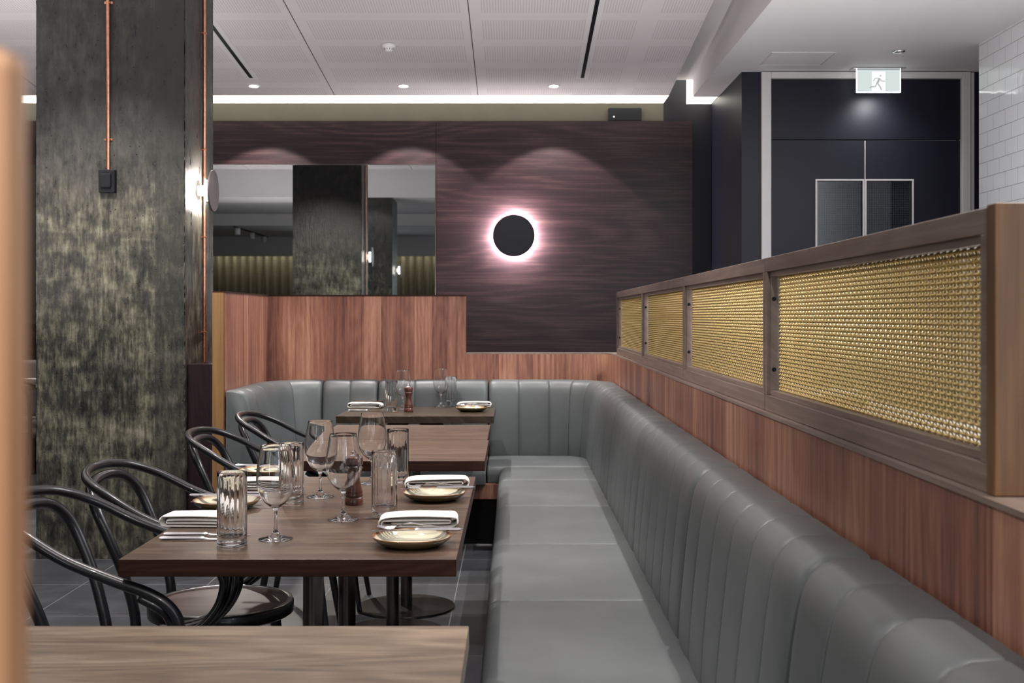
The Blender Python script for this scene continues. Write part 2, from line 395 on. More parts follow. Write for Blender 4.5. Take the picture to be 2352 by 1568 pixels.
def tube(bm, pts, rad, seg=10, closed=False, flat=1.0):
    P = [Vector(p) for p in pts]; n = len(P); rings = []
    T = [(P[(i + 1) % n] - P[i - 1]).normalized() if closed or 0 < i < n - 1 else ((P[1] - P[0]) if i == 0 else (P[-1] - P[-2])).normalized() for i in range(n)]
    up = Vector((0, 0, 1)) if abs(T[0].z) < .9 else Vector((0, 1, 0))
    u = (up - T[0] * up.dot(T[0])).normalized()
    for i in range(n):
        u = (u - T[i] * u.dot(T[i])).normalized(); v = T[i].cross(u)
        r = rad[i] if isinstance(rad, (list, tuple)) else rad
        rings.append([bm.verts.new(P[i] + (u * math.cos(a) * flat + v * math.sin(a)) * r) for a in [2 * PI * k / seg for k in range(seg)]])
    for i in range(n if closed else n - 1):
        a, b = rings[i], rings[(i + 1) % n]
        for k in range(seg): bm.faces.new((a[k], a[(k + 1) % seg], b[(k + 1) % seg], b[k]))
    if not closed: bm.faces.new(rings[0][::-1]); bm.faces.new(rings[-1])
    return bm
def cyl(bm, p0, p1, r, seg=20): return tube(bm, [p0, p1], r, seg)
def rrbox(bm, x0, x1, y0, y1, z0, z1, r, seg=4):
    """box with all edges rounded"""
    g = bmesh.new(); bx(g, x0, x1, y0, y1, z0, z1)
    bmesh.ops.bevel(g, geom=list(g.edges), offset=r, segments=seg, profile=.5, affect='EDGES')
    vm = {v: bm.verts.new(v.co) for v in g.verts}
    for f in g.faces: bm.faces.new([vm[v] for v in f.verts])
    g.free(); return bm
def copy_tree(root, loc, rz=None, label=None):
    r = root.copy(); COL.objects.link(r); r.location = loc
    if rz is not None: r.rotation_euler = (0, 0, rz)
    if label: r['label'] = label
    for ch in root.children:
        c = ch.copy(); COL.objects.link(c); c.parent = r
        for g in ch.children:
            d = g.copy(); COL.objects.link(d); d.parent = c
    return r
def at(px, py, z=.75):
    y = (HC - z) * F / (py - CY); return ((px - CX) * y / F, y, z)

# ================================================================== SETTING
struct('floor', box(-6.5, 4.3, -6.2, 11.2, -.1, 0), M['floor'])
BY = 10.4                                                    # back wall plane
# back wall: olive painted band over the timber, black to the right, stepped top
bm = box(-6.5, 1.30, BY, BY + .1, 0, 3.132); struct('wall_back', bm, M['greywall'])
bm = bx(bmesh.new(), 1.30, 1.50, BY, BY + .1, 0, 3.36); bx(bm, 1.50, 1.75, BY, BY + .1, 0, 3.128)
struct('wall_back_right', bm, M['blackpaint'])
struct('wall_right_return', box(1.713, 1.85, 9.121, BY, 0, 3.123), M['navy'])
# door wall with an opening for the double door
DY = 9.0; dx0, dx1, dzt = 1.930, 3.362, 3.07
bm = bmesh.new(); bx(bm, 1.713, 1.858, DY, DY + .12, 0, 3.1225); bx(bm, 3.46, 4.3, DY, DY + .12, 0, 3.123); bx(bm, 1.858, 3.46, DY, DY + .12, 3.118, 3.123)
struct('wall_door', bm, M['navy'])
bm = bmesh.new(); bx(bm, 1.858, dx0, DY - .03, DY + .1, 0, 3.118); bx(bm, dx1, 3.425, DY - .03, DY + .1, 0, 3.118); bx(bm, dx0, dx1, DY - .03, DY + .1, dzt, 3.118)
bx(bm, 3.425, 3.46, DY - .01, DY + .1, 0, 3.118)
struct('trim_1', bm, M['frame'], bevel=.004)
door = bpy.data.objects.new('door_1', None); COL.objects.link(door); door.location = (2.65, DY, 0); door['kind'] = 'structure'
def kid(name, bm, m, par, **kw):
    o = obj(name, bm, m, **kw); o.parent = par; o.matrix_parent_inverse = Matrix.Translation(-Vector(par.location)); return o
xm = 2.642
kid('over_panel', box(dx0, dx1, DY + .01, DY + .05, 2.618, dzt), M['navy'], door)
for a, b_ in ((dx0 + .004, xm - .005), (xm + .005, dx1 - .004)):
    w0 = 2.281 if a < 2.3 else 2.652; w1 = w0 + .343
    z0, z1 = 1.225, 2.305; bm = bmesh.new()
    bx(bm, a, w0, DY + .01, DY + .05, 0, 2.605); bx(bm, w1, b_, DY + .01, DY + .05, 0, 2.605)
    bx(bm, w0, w1, DY + .01, DY + .05, z1, 2.605); bx(bm, w0, w1, DY + .01, DY + .05, 0, z0)
    leaf = kid('door_leaf', bm, M['navy'], door)
    p = obj('glass_pane', box(w0, w1, DY + .025, DY + .035, z0, z1), M['wired'], leaf)
    bm = bmesh.new(); q = .012
    bx(bm, w0 - q, w0, DY, DY + .03, z0 - q, z1 + q); bx(bm, w1, w1 + q, DY, DY + .03, z0 - q, z1 + q)
    bx(bm, w0, w1, DY, DY + .03, z1, z1 + q); bx(bm, w0, w1, DY, DY + .03, z0 - q, z0)
    obj('window_bead', bm, M['frame'], leaf)
kid('edge_strip', box(xm - .003, xm + .003, DY + .004, DY + .03, 0, 2.605), M['frame'], door)
struct('wall_tiled', box(3.14, 3.30, .3, 8.08, 0, 3.123), M['tiles'])
struct('wall_right', box(4.2, 4.3, -6.2, DY, 0, 3.123), M['navy'])
struct('wall_left', box(-6.6, -6.5, -6.2, 11.2, 0, 4.2), M['greywall'])
# ceilings
def zr(d): return 4.062 - .0924 * d
bm = bmesh.new(); x0, x1 = -6.5, 1.30
pts = [(10.03, zr(10.03)), (6.6, zr(6.6)), (6.6, 3.449), (2.1, 3.449), (2.1, 3.62), (6.6, 3.62), (10.03, zr(10.03) + .13)]
pts = [(10.03, zr(10.03)), (6.62, zr(6.62)), (3.0, zr(6.62)), (3.0, 3.62), (6.62, 3.62), (10.03, zr(10.03) + .13)]
prism(bm, pts, lambda y, z: (x0, y, z), lambda y, z: (x1, y, z)); struct('ceiling', bm, M['perf'])
bm = bmesh.new(); pts = [(10.03, zr(10.03) + .13), (6.62, 3.63), (2.9, 3.63), (2.9, 3.8), (10.03, 3.8)]
prism(bm, pts, lambda y, z: (-6.5, y, z), lambda y, z: (1.5, y, z)); struct('ceiling_slab', bm, M['white'])
struct('ceiling_right', box(1.50, 4.3, -6.2, 10.03, 3.123, 3.85), M['white'])
# beam and lower ceilings over the room behind the camera (seen in the mirror)
bm = bx(bmesh.new(), -6.5, 1.5, 2.15, 3.0, 3.04, 3.85); struct('ceiling_beam', bm, M['white'])
bm = bx(bmesh.new(), -6.5, 1.5, -.5, 2.15, 3.09, 3.85); struct('ceiling_front', bm, M['white'])
bm = bx(bmesh.new(), -6.5, 1.5, -4.1, -.5, 2.886, 3.85); struct('ceiling_rear', bm, M['white'])
bm = bx(bmesh.new(), -6.5, 1.5, -3.6, -3.5, 2.495, 2.886); bx(bm, -6.5, 4.3, -4.2, -4.1, 0, 3.9); struct('wall_front', bm, M['white'])
# perimeter light slot: diffuser following the ceiling profile
t = thing('perimeter_slot_light', 'long glowing white light slot running between the ceiling and the dark timber wall', 'light', (0, 10.2, 3.14))
def kidw(name, bm, m, par, **kw):
    o = obj(name, bm, m, **kw); o.parent = par
    o.matrix_parent_inverse = (Matrix.Translation(par.location) @ Matrix.Rotation(par.rotation_euler[2], 4, 'Z')).inverted(); return o
kidw('diffuser', box(-6.5, 1.30, 10.03, BY, 3.136, 3.15), M['led'], t)
kidw('diffuser', box(1.30, 1.50, 10.03, BY, 3.37, 3.385), M['led'], t)
kidw('diffuser', box(1.50, 1.51, 10.03, BY, 3.13, 3.38), M['led'], t)
kidw('diffuser', box(1.50, 1.713, 10.03, BY, 3.130, 3.145), M['led'], t)
kidw('housing', box(-6.5, 1.9, 10.03, BY + .1, 3.40, 3.46), M['white'], t)

# linear slots in the raft
def slot(x, y0, y1, label):
    o = obj('air_slot', prism(bmesh.new(), [(y0, zr(y0)), (y1, zr(y1)), (y1, zr(y1) - .004), (y0, zr(y0) - .004)], lambda y, z: (x - .014, y, z), lambda y, z: (x + .014, y, z)), M['black'])
    tr = prism(bmesh.new(), [(y0 - .04, zr(y0 - .04)), (y1 + .04, zr(y1 + .04)), (y1 + .04, zr(y1 + .04) - .002), (y0 - .04, zr(y0 - .04) - .002)], lambda y, z: (x - .05, y, z), lambda y, z: (x + .05, y, z))
    tag(o, label, 'vent', 'air slots in the ceiling'); q = obj('surround', tr, M['white'], o)
slot(.545, 7.0, 9.516, 'long black air slot in the white ceiling, right of the smoke detector')
slot(-2.087, 7.0, 9.516, 'long black air slot in the white ceiling, beside the concrete column')

# downlights in view
def downlight(loc, label, lit=True, tilt=0.0924, r=.05, grp='round ceiling downlights'):
    t = thing('ceiling_downlight', label, 'downlight', loc, 0, grp)
    t.rotation_euler = (-math.atan(tilt), 0, 0)
    bm = lathe(bmesh.new(), [(r * .72, .0), (r * .72, -.006), (r, -.006), (r * 1.05, -.001), (r * 1.05, .0)], 32); obj('trim_ring', bm, M['smoke_white'] if lit else M['steel'], t, True, autos=40)
    bm = lathe(bmesh.new(), [(0, -.0035), (r * .72, -.0035)], 32); obj('lens', bm, M['lens'] if lit else M['discgrey'], t)
    return t
names = ['near the concrete column', 'in the middle of the timber wall', 'above the glowing round wall light']
for x, nm in zip((-2.116, -.897, .326), names):
    downlight((x, 9.747, zr(9.747)), 'small lit round downlight in the white ceiling, ' + nm)
for x, y, e in DOWN:
    if y < 6.4: downlight((x, y, zr(6.62) if y > 3 else 3.09), 'lit round downlight in the flat white ceiling over the tables', tilt=0)
downlight((2.67, 8.30, 3.123), 'unlit silver round downlight in the lower ceiling above the exit sign', False, 0, .042)
t = thing('access_hatch', 'flush square access hatch in the lower white ceiling left of the exit sign', 'hatch', (2.02, 8.53, 3.123))
kidw('hatch_panel', box(1.805, 2.235, 8.335, 8.732, 3.119, 3.123), M['white'], t)
bm = bmesh.new()
for a in ((1.795, 1.80, 8.325, 8.742), (2.24, 2.245, 8.325, 8.742), (1.80, 2.24, 8.325, 8.33), (1.80, 2.24, 8.737, 8.742)): bx(bm, *a, 3.1175, 3.123)
kidw('hatch_frame', bm, M['frame'], t)
# smoke detector
t = thing('smoke_detector', 'white round smoke detector on the perforated ceiling', 'smoke detector', (-.907, 8.69, zr(8.69)))
bm = lathe(bmesh.new(), [(0, 0), (.05, 0), (.052, -.012), (.046, -.024), (.034, -.028), (.03, -.042), (.022, -.05), (0, -.052)], 32); obj('body', bm, M['smoke_white'], t, True, autos=35)
bm = bmesh.new()
for k in range(10):
    a = 2 * PI * k / 10; c, s = math.cos(a), math.sin(a)
    cyl(bm, (.031 * c, .031 * s, -.030), (.029 * c, .029 * s, -.040), .0035, 6)
obj('vent_slots', bm, M['black'], t.children[0])
bm = lathe(bmesh.new(), [(0, 0), (.011, 0), (.011, -.005), (0, -.006)], 16, (.058, .01, 0)); obj('indicator', bm, M['smoke_white'], t)
# exit sign
t = thing('exit_sign', 'glowing white exit sign with a running man hanging over the dark double door', 'exit sign', (2.70, 8.88, 3.123))
kidw('mount_plate', box(2.505, 2.895, 8.83, 8.93, 3.115, 3.123), M['steel'], t, bevel=.002)
sx0, sx1, sz0, sz1 = 2.545, 2.865, 2.950, 3.112; yy = 8.876
M['sg'] = emit('sign_green', (.66, .74, .72), 1.0); M['sw'] = emit('sign_white', (1, 1, 1), 1.0); M['se'] = emit('sign_edge', (1, 1, 1), 6.0); M['sm'] = emit('sign_man', (.42, .46, .45), 1.0)
kidw('sign_panel', box(sx0, sx1, yy, yy + .008, sz0, sz1), M['sg'], t)
kidw('sign_doorway', box(2.655, 2.755, yy - .0015, yy, sz0, sz1 - .012), M['sw'], t)
bm = bmesh.new()
for a in ((sx0 - .004, sx0, sz0 - .004, sz1), (sx1, sx1 + .004, sz0 - .004, sz1), (sx0, sx1, sz0 - .005, sz0)): bx(bm, a[0], a[1], yy - .001, yy + .009, a[2], a[3])
kidw('edge_light', bm, M['se'], t)
bm = bmesh.new(); yq = yy - .003; mx, mz = 2.700, 3.03
def stroke(pts, r): tube(bm, [(mx + a, yq, mz + b_) for a, b_ in pts], r, 6)
stroke([(.010, .018), (-.006, -.018)], .0085)
lathe(bm, [(0, -.008), (.0085, 0), (0, .008)], 12, (mx + .018, yq, mz + .038))
stroke([(.008, .02), (-.022, .018), (-.035, 0)], .0035); stroke([(.012, .018), (.026, -.001), (.052, -.002)], .0035)
stroke([(-.008, -.016), (-.020, -.042), (-.052, -.044), (-.062, -.052)], .0048); stroke([(-.004, -.018), (.016, -.045), (.026, -.070)], .0048)
obj('running_man', bm, M['sm'], [c for c in t.children if c.name.startswith('sign_panel')][0])
spot('exit_sign_glow', (2.70, 8.78, 2.93), 14, 125, 1.0, (2.70, 9.0, 2.62), (1, 1, 1), .05)

# ================================================================== BACK WALL TIMBER + MIRROR
WY = 10.34
t = tag(obj('timber_wall_panel', box(-.669, 1.542, WY, BY, .0, 2.973), M['darkwood']), 'dark plum timber wall panel behind the glowing round wall light', 'wall panel')
bm = bmesh.new(); bx(bm, -6.4, -.672, WY, BY, 2.600, 2.973); bx(bm, -6.4, -.672, WY, BY, 0, 1.22)
tag(obj('timber_wall_panel', bm, M['darkwood']), 'dark plum timber wall cladding above and below the long mirror', 'wall panel')
t = thing('wall_mirror', 'long wall mirror set in the dark timber wall reflecting concrete columns', 'mirror', (-3.5, WY, 1.9))
kidw('glass', box(-6.4, -.680, WY + .006, WY + .02, 1.22, 2.595), M['mirror'], t)
bm = bmesh.new(); bx(bm, -6.4, -.672, WY - .004, WY + .02, 2.593, 2.600); bx(bm, -.680, -.672, WY - .004, WY + .02, 1.22, 2.593)
kidw('mirror_frame', bm, M['darksteel'], t)
# small speaker on the ledge
t = thing('wall_speaker', 'small black speaker box resting on top of the dark timber panel', 'speaker', (.96, 10.36, 2.973))
kidw('case', box(.82, 1.105, 10.342, 10.398, 2.974, 3.088), M['black'], t, bevel=.006)
bm = bmesh.new(); cyl(bm, (.865, 10.338, 3.008), (.865, 10.343, 3.008), .008, 14); kidw('badge', bm, M['smoke_white'], t)

# round halo light on the timber wall
t = thing('round_wall_light', 'round black wall light with a pink white halo on the dark timber wall', 'wall light', (0, WY, 1.978))
bm = bmesh.new(); cyl(bm, (0, -.075, 0), (0, -.060, 0), .179, 64); obj('disc', bm, M['black'], t, True, autos=40)
bm = bmesh.new(); cyl(bm, (0, -.058, 0), (0, -.03, 0), .150, 48); obj('led_ring', bm, M['led_ring'], t, True, autos=40)
bm = bmesh.new(); cyl(bm, (0, -.03, 0), (0, 0, 0), .07, 24); obj('mount', bm, M['black'], t)

# ================================================================== CONCRETE COLUMNS
def column(x0, x1, y0, y1, zt, label, sub=True):
    bm = box(x0, x1, y0, y1, 0, zt)
    if sub:
        for ax, lo, hi, n in ((0, x0, x1, 12), (1, y0, y1, 9)):
            pl = [lo + (hi - lo) * k / n for k in range(1, n)] + [lo + .006, hi - .006]
            for p in pl: bmesh.ops.bisect_plane(bm, geom=bm.verts[:] + bm.edges[:] + bm.faces[:], plane_co=(p, p, 0), plane_no=(1, 0, 0) if ax == 0 else (0, 1, 0))
        for k in range(1, 200): bmesh.ops.bisect_plane(bm, geom=bm.verts[:] + bm.edges[:] + bm.faces[:], plane_co=(0, 0, zt * k / 200), plane_no=(0, 0, 1))
        for v in bm.verts:
            ex = min(abs(v.co.x - x0), abs(v.co.x - x1)) < 1e-4; ey = min(abs(v.co.y - y0), abs(v.co.y - y1)) < 1e-4
            if ex and ey:
                n = abs(noise.noise(v.co * 22)) * .013 + max(0, noise.noise(v.co * 60)) * .010
                v.co.x += n if abs(v.co.x - x0) < 1e-3 else -n; v.co.y += n if abs(v.co.y - y0) < 1e-3 else -n
    o = obj('concrete_column', bm, M['concrete']); tag(o, label, 'column', None); return o
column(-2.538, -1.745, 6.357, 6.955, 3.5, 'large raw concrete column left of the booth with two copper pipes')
column(-2.60, -1.80, 2.20, 2.95, 3.04, 'second raw concrete column, seen only in the mirror, nearer the camera', False)
def clip(p, par, z, s=.0, axis='x'):
    x, y = p; bm = bmesh.new()
    if axis == 'x': bx(bm, x - .022, x + .022, y - .0, y + .004, z - .006, z + .006); tube(bm, [(x - .011, y + .004, z), (x - .010, y - .011, z), (x + .010, y - .011, z), (x + .011, y + .004, z)], .0035, 6)
    else: bx(bm, x - .004, x, y - .022, y + .022, z - .006, z + .006); tube(bm, [(x - .004, y - .011, z), (x + .021, y - .010, z), (x + .021, y + .010, z), (x - .004, y + .011, z)], .0035, 6)
    kidw('pipe_clip', bm, M['copper'], par)
def pipe(x, y, z0, z1, zs, label, axis='x'):
    t = thing('copper_pipe', label, 'pipe', (x, y, z0))
    bm = bmesh.new(); cyl(bm, (x, y, z0), (x, y, z1), .0095, 16); kidw('tube', bm, M['copper'], t, smooth=True, autos=40)
    for z in zs: clip((x, y + .010) if axis == 'x' else (x - .010, y), t, z, axis=axis)
    return t
pipe(-2.15, 6.342, 2.062, 3.45, (2.225, 2.95), 'vertical copper conduit pipe on the front of the column above the black switch')
t = thing('switch_box', 'small black switch box on the front of the concrete column', 'switch', (-2.15, 6.355, 2.0))
kidw('case', box(-2.193, -2.107, 6.318, 6.357, 1.940, 2.062), M['black'], t, bevel=.004)
obj('rocker', box(-2.180, -2.124, 6.304, 6.318, 1.966, 2.040), M['black'], t.children[0], bevel=.005)
pipe(-1.732, 6.70, 1.031, 3.45, (1.20, 1.73, 2.22, 2.87), 'vertical copper conduit pipe on the side of the column through the round lamp', 'y')
def sconce(x, y, z, label):
    t = thing('column_wall_light', label, 'wall light', (x, y, z), 0, 'round lamps on the columns')
    bm = bmesh.new(); cyl(bm, (.078, 0, 0), (.088, 0, 0), .114, 48); obj('disc', bm, M['discgrey'], t, True, autos=40)
    bm = bmesh.new(); cyl(bm, (.046, 0, 0), (.077, 0, 0), .058, 32); obj('led_ring', bm, M['led_col'], t, True, autos=40)
    bm = bmesh.new(); cyl(bm, (.0, 0, 0), (.046, 0, 0), .03, 24); obj('mount', bm, M['smoke_white'], t)
    return t
sconce(-1.745, 6.62, 1.981, 'round taupe disc lamp glowing on the side of the near concrete column')
sconce(-1.80, 2.5, 1.981, 'round taupe disc lamp glowing on the second column, seen in the mirror')
for y in (6.62, 2.5):
    d = bpy.data.lights.new('column_lamp_light', 'AREA'); d.shape = 'RING' if False else 'DISK'; d.size = .12; d.energy = 280; d.color = (1, .93, .86)
    o = bpy.data.objects.new('column_lamp_light', d); COL.objects.link(o); o.location = (-1.745 + .074 - (.055 if y < 3 else 0), y, 1.981); o.rotation_euler = (0, R(90), 0)
t2 = pipe(-2.2, 2.965, 0, 3.04, (1.5, 3.0), 'copper conduit pipe on the back of the second column in the mirror')

# ================================================================== PARTITIONS
PX = .60; PW = .10
bm = bmesh.new()
# L-shaped low partition with a rounded inside corner
Rc = .12
def corner_pts(off):
    pts = []
    for k in range(9):
        a = (PI / 2) * k / 8; pts.append((PX - Rc + (Rc + off) * math.cos(a), 7.44 - Rc + (Rc + off) * math.sin(a)))
    return pts
inner = [(PX, .95)] + corner_pts(0) + [(-.298, 7.44)]; outer = [(-.298, 7.52), (.70, 7.52), (.70, .95)]
prism(bm, inner + outer, lambda x, y: (x, y, 0), lambda x, y: (x, y, 1.052))
t = thing('booth_partition', 'low walnut partition wall behind the long leather bench carrying the brass screens', 'partition', (.65, 4, 0))
kidw('panel', bm, M['walnut'], t)
bm = bmesh.new(); prism(bm, [(x - (.004 if i == 0 else 0), y) for i, (x, y) in enumerate(inner)] + outer, lambda x, y: (x, y, 1.0522), lambda x, y: (x, y, 1.060))
kidw('cap', bm, M['screenwood'], t)
t = thing('booth_partition', 'tall walnut partition wall wrapping the far left corner of the booth', 'partition', (-.95, 7.48, 0))
bm = bmesh.new(); prism(bm, [(-.2985, 7.44), (-1.525, 7.44), (-1.525, 6.322), (-1.587, 6.322), (-1.587, 7.52), (-.2985, 7.52)], lambda x, y: (x, y, 0), lambda x, y: (x, y, 1.412))
kidw('panel', bm, M['walnut'], t)
bm = bmesh.new(); prism(bm, [(-.2985, 7.437), (-1.522, 7.437), (-1.522, 6.319), (-1.588, 6.319), (-1.588, 7.522), (-.2985, 7.522)], lambda x, y: (x, y, 1.4122), lambda x, y: (x, y, 1.420))
kidw('cap', bm, M['edge'], t)
kidw('end_panel', box(-1.588, -1.529, 6.305, 6.3215, 0, 1.412), M['ply'], t)
tag(obj('low_cabinet', box(-1.742, -1.592, 6.40, 6.95, 0, 1.03), M['darkwood_v']), 'low dark timber cabinet end between the concrete column and the booth', 'cabinet')

# near post at the left edge
t = thing('timber_screen_end', 'blurred orange timber partition end very close at the left edge', 'partition', (-.32, .32, 0))
kidw('panel', box(-.52, -.1335, .318, .335, 0, 1.3625), M['post_near'], t, bevel=.006)

# ================================================================== BANQUETTE
bq = thing('banquette', 'long U-shaped grey leather banquette with channel-stitched backrest', 'bench', (.2, 4, 0))
RW = .34; XR = .594; XL = -1.522; YB = 7.434
def path(n=40):
    """wall-side path of the backrest: returns function s -> (pos, inward normal), total length"""
    segs = [('l', (XR, .98), (XR, YB - RW)), ('a', (XR - RW, YB - RW), 0), ('l', (XR - RW, YB), (XL + RW, YB)), ('a', (XL + RW, YB - RW), PI / 2), ('l', (XL, YB - RW), (XL, 6.31))]
    L = []; s = 0
    for g in segs:
        ln = (Vector(g[2]) - Vector(g[1])).length if g[0] == 'l' else RW * PI / 2
        L.append((s, s + ln, g)); s += ln
    def f(q):
        for a, b_, g in L:
            if q <= b_ + 1e-9:
                k = q - a
                if g[0] == 'l':
                    p0, p1 = Vector(g[1]), Vector(g[2]); d = (p1 - p0).normalized(); return p0 + d * k, Vector((-d.y, d.x))
                an = g[2] + k / RW; return Vector((g[1][0] + RW * math.cos(an), g[1][1] + RW * math.sin(an))), Vector((-math.cos(an), -math.sin(an)))
        return f(L[-1][1])
    return f, s, [a for a, _, _ in L]
PF, PL, PS = path()
PROF = [(.160, .415), (.166, .46), (.162, .53), (.155, .61), (.147, .69), (.139, .76), (.131, .81), (.124, .842), (.112, .868), (.094, .885), (.070, .894), (.035, .896), (.004, .893)]
def backrest(s0, s1, seams):
    """one upholstered module from s0 to s1; seams: interior stitch lines"""
    bm = bmesh.new(); cuts = [s0 + .004] + seams + [s1 - .004]; rows = []
    us = [.0, .008, .02, .045, .12, .3, .5, .7, .88, .955, .98, .992, 1.0]
    for ci in range(len(cuts) - 1):
        a, b_ = cuts[ci], cuts[ci + 1]
        for k, u in enumerate(us):
            if ci and k == 0: continue
            q = a + (b_ - a) * u; w_ = b_ - a; e = min(u, 1 - u) * w_
            endl = (ci == 0 and u < .5) or (ci == len(cuts) - 2 and u > .5)
            depth = .015 if endl else .0045; wd = .018 if endl else .009
            pin = depth * max(0, 1 - e / wd) ** 2 - .0035 * (1 - (2 * u - 1) ** 2)
            rows.append((q, pin))
    rings = []
    for q, pin in rows:
        p, n = PF(q); ring = []
        for i, (t_, z) in enumerate(PROF):
            i0, i1 = max(0, i - 1), min(len(PROF) - 1, i + 1)
            dt, dz = PROF[i1][0] - PROF[i0][0], PROF[i1][1] - PROF[i0][1]; l = math.hypot(dt, dz)
            nt_, nz_ = dz / l, -dt / l
            k = pin if i < len(PROF) - 2 else pin * .4
            tt, zz = t_ - nt_ * k, z - nz_ * k
            wr = noise.noise(Vector((p.x * 9, p.y * 9, z * 3))) * .0012
            ring.append(bm.verts.new((p.x + n.x * (tt + wr), p.y + n.y * (tt + wr), zz)))
        ring.append(bm.verts.new((p.x + n.x * .002, p.y + n.y * .002, .415)))
        rings.append(ring)
    for a, b_ in zip(rings, rings[1:]):
        m = len(a)
        for i in range(m): bm.faces.new((a[i], a[(i + 1) % m], b_[(i + 1) % m], b_[i]))
    bm.faces.new(rings[0]); bm.faces.new(rings[-1][::-1])
    return kidw('backrest', bm, M['leather'], bq, smooth=True, autos=50)
def sY(y): return y - .98
def even(a, b_, n): return [a + (b_ - a) * k / n for k in range(1, n)]
for a, b_, n in ((.98, 1.97, 5), (1.97, 3.13, 6), (3.13, 4.29, 6), (4.29, 5.50, 6), (5.50, 6.55, 5)):
    backrest(sY(a), sY(b_), even(sY(a), sY(b_), n))
sb = PS[2]                                         # start of the straight back run at x = XR-RW
def sX(x): return sb + (XR - RW - x)
backrest(sY(6.55), sX(-.155), even(sY(6.55), sX(-.155), 8))
backrest(sX(-.155), sX(-.831), even(sX(-.155), sX(-.831), 3))
backrest(sX(-.831), sX(-1.17), even(sX(-.831), sX(-1.17), 2))
backrest(sX(-1.17), PL - .18, even(sX(-1.17), PL - .18, 4))
backrest(PL - .18, PL, [])
def cushion(x0, x1, y0, y1, z0=.345, z1=.44, r=.008, front='x'):
    bm = bmesh.new(); nx = max(6, int((x1 - x0) / .05)); ny = max(6, int((y1 - y0) / .05))
    g = bmesh.new(); rrbox(g, x0 + .0005, x1 - .0005, y0 + .0005, y1 - .0005, z0, z1, r, 4)
    for k in range(1, nx): bmesh.ops.bisect_plane(g, geom=g.verts[:] + g.edges[:] + g.faces[:], plane_co=(x0 + (x1 - x0) * k / nx, 0, 0), plane_no=(1, 0, 0))
    for k in range(1, ny): bmesh.ops.bisect_plane(g, geom=g.verts[:] + g.edges[:] + g.faces[:], plane_co=(0, y0 + (y1 - y0) * k / ny, 0), plane_no=(0, 1, 0))
    fr = .045
    for q in (.006, .012, .02, .03, .045):
        pc = (x0 + q, 0, 0) if front == 'x' else (0, y0 + q, 0)
        bmesh.ops.bisect_plane(g, geom=g.verts[:] + g.edges[:] + g.faces[:], plane_co=pc, plane_no=(1, 0, 0) if front == 'x' else (0, 1, 0))
    for v in g.verts:
        dq = (v.co.x - x0) if front == 'x' else (v.co.y - y0)
        if v.co.z > z0 + r and dq < fr: v.co.z -= (fr - math.sqrt(max(0, fr * fr - (fr - dq) ** 2))) * (v.co.z - z0) / (z1 - z0)
        if v.co.z > z0 + r:
            u = (v.co.x - x0) / (x1 - x0) * 2 - 1; w_ = (v.co.y - y0) / (y1 - y0) * 2 - 1
            k = (v.co.z - z0) / (z1 - z0)
            v.co.z += k * (.004 * (1 - u ** 4) * (1 - w_ ** 10) + noise.noise(v.co * 7) * .0016)
    bm.free(); return kidw('seat_cushion', g, M['leather'], bq, smooth=True, autos=60)
ys = [.94, 1.82, 2.70, 3.58, 4.46, 5.35, 6.20, 6.735]
for a, b_ in zip(ys, ys[1:]): cushion(-.082, .455, a, b_)
cushion(-.150, .455, 6.74, 7.30, front='y'); cushion(-1.08, -.156, 6.66, 7.30, front='y'); cushion(-1.45, -1.085, 6.32, 7.30)
bm = bmesh.new(); bx(bm, -.035, .58, .96, 6.72, .27, .347); bx(bm, -1.40, -.035, 6.70, 7.43, .265, .347); bx(bm, -1.52, -1.11, 6.33, 6.70, .265, .347)
kidw('seat_base', bm, M['walnut'], bq)
bm = bmesh.new(); bx(bm, .02, .58, .96, 7.40, 0, .269); bx(bm, -1.40, .02, 6.76, 7.43, 0, .264); bx(bm, -1.52, -1.15, 6.36, 6.76, 0, .264)
kidw('kickboard', bm, M['black_kick'], bq)
tag(obj('floor_edging', box(-1.10, .015, 6.735, 6.757, 0, .008), M['steel']), 'thin steel edging strip on the floor under the far bench', 'edging')

# ================================================================== BRASS SCREENS
def weave():
    bm = bmesh.new(); Lx, Lz = 1.31, .285; py, pz = .0135, .0086; r = .0017; am = .0016
    nz = int(Lz / pz); ny = int(Lx / py)
    def rib(pts, wdir):
        prev = None
        for p, u in pts:
            q = [bm.verts.new(p + u * r * 1.0 + wdir * r * 0), bm.verts.new(p + wdir * r * 1.5), bm.verts.new(p - u * r), bm.verts.new(p - wdir * r * 1.5)]
            if prev:
                for k in range(4): bm.faces.new((prev[k], prev[(k + 1) % 4], q[(k + 1) % 4], q[k]))
            prev = q
    X = Vector((1, 0, 0)); Zv = Vector((0, 0, 1)); Yv = Vector((0, 1, 0))
    for j in range(nz + 1):
        z = -Lz / 2 + j * Lz / nz; pts = []
        for i in range(ny * 2 + 1):
            y = -Lx / 2 + i * Lx / (ny * 2); ph = (1 if (i // 2 + j) % 2 else -1) * (1 if i % 2 else 0)
            pts.append((Vector((am * ph * 1.5, y, z)), X))
        rib(pts, Zv)
    for i in range(ny):
        y = -Lx / 2 + (2 * i + 1) * Lx / (ny * 2); pts = []
        for j in range(nz + 1):
            z = -Lz / 2 + j * Lz / nz; ph = -1 if ((2 * i + 1) // 2 + j) % 2 else 1
            pts.append((Vector((am * ph * 1.5, y, z)), X))
        rib(pts, Yv)
    return bm
SX = .612; SW = .046
scr0 = None
dsc = ['nearest of four, by the end post', 'second from the end post', 'third from the end post', 'farthest of the four']
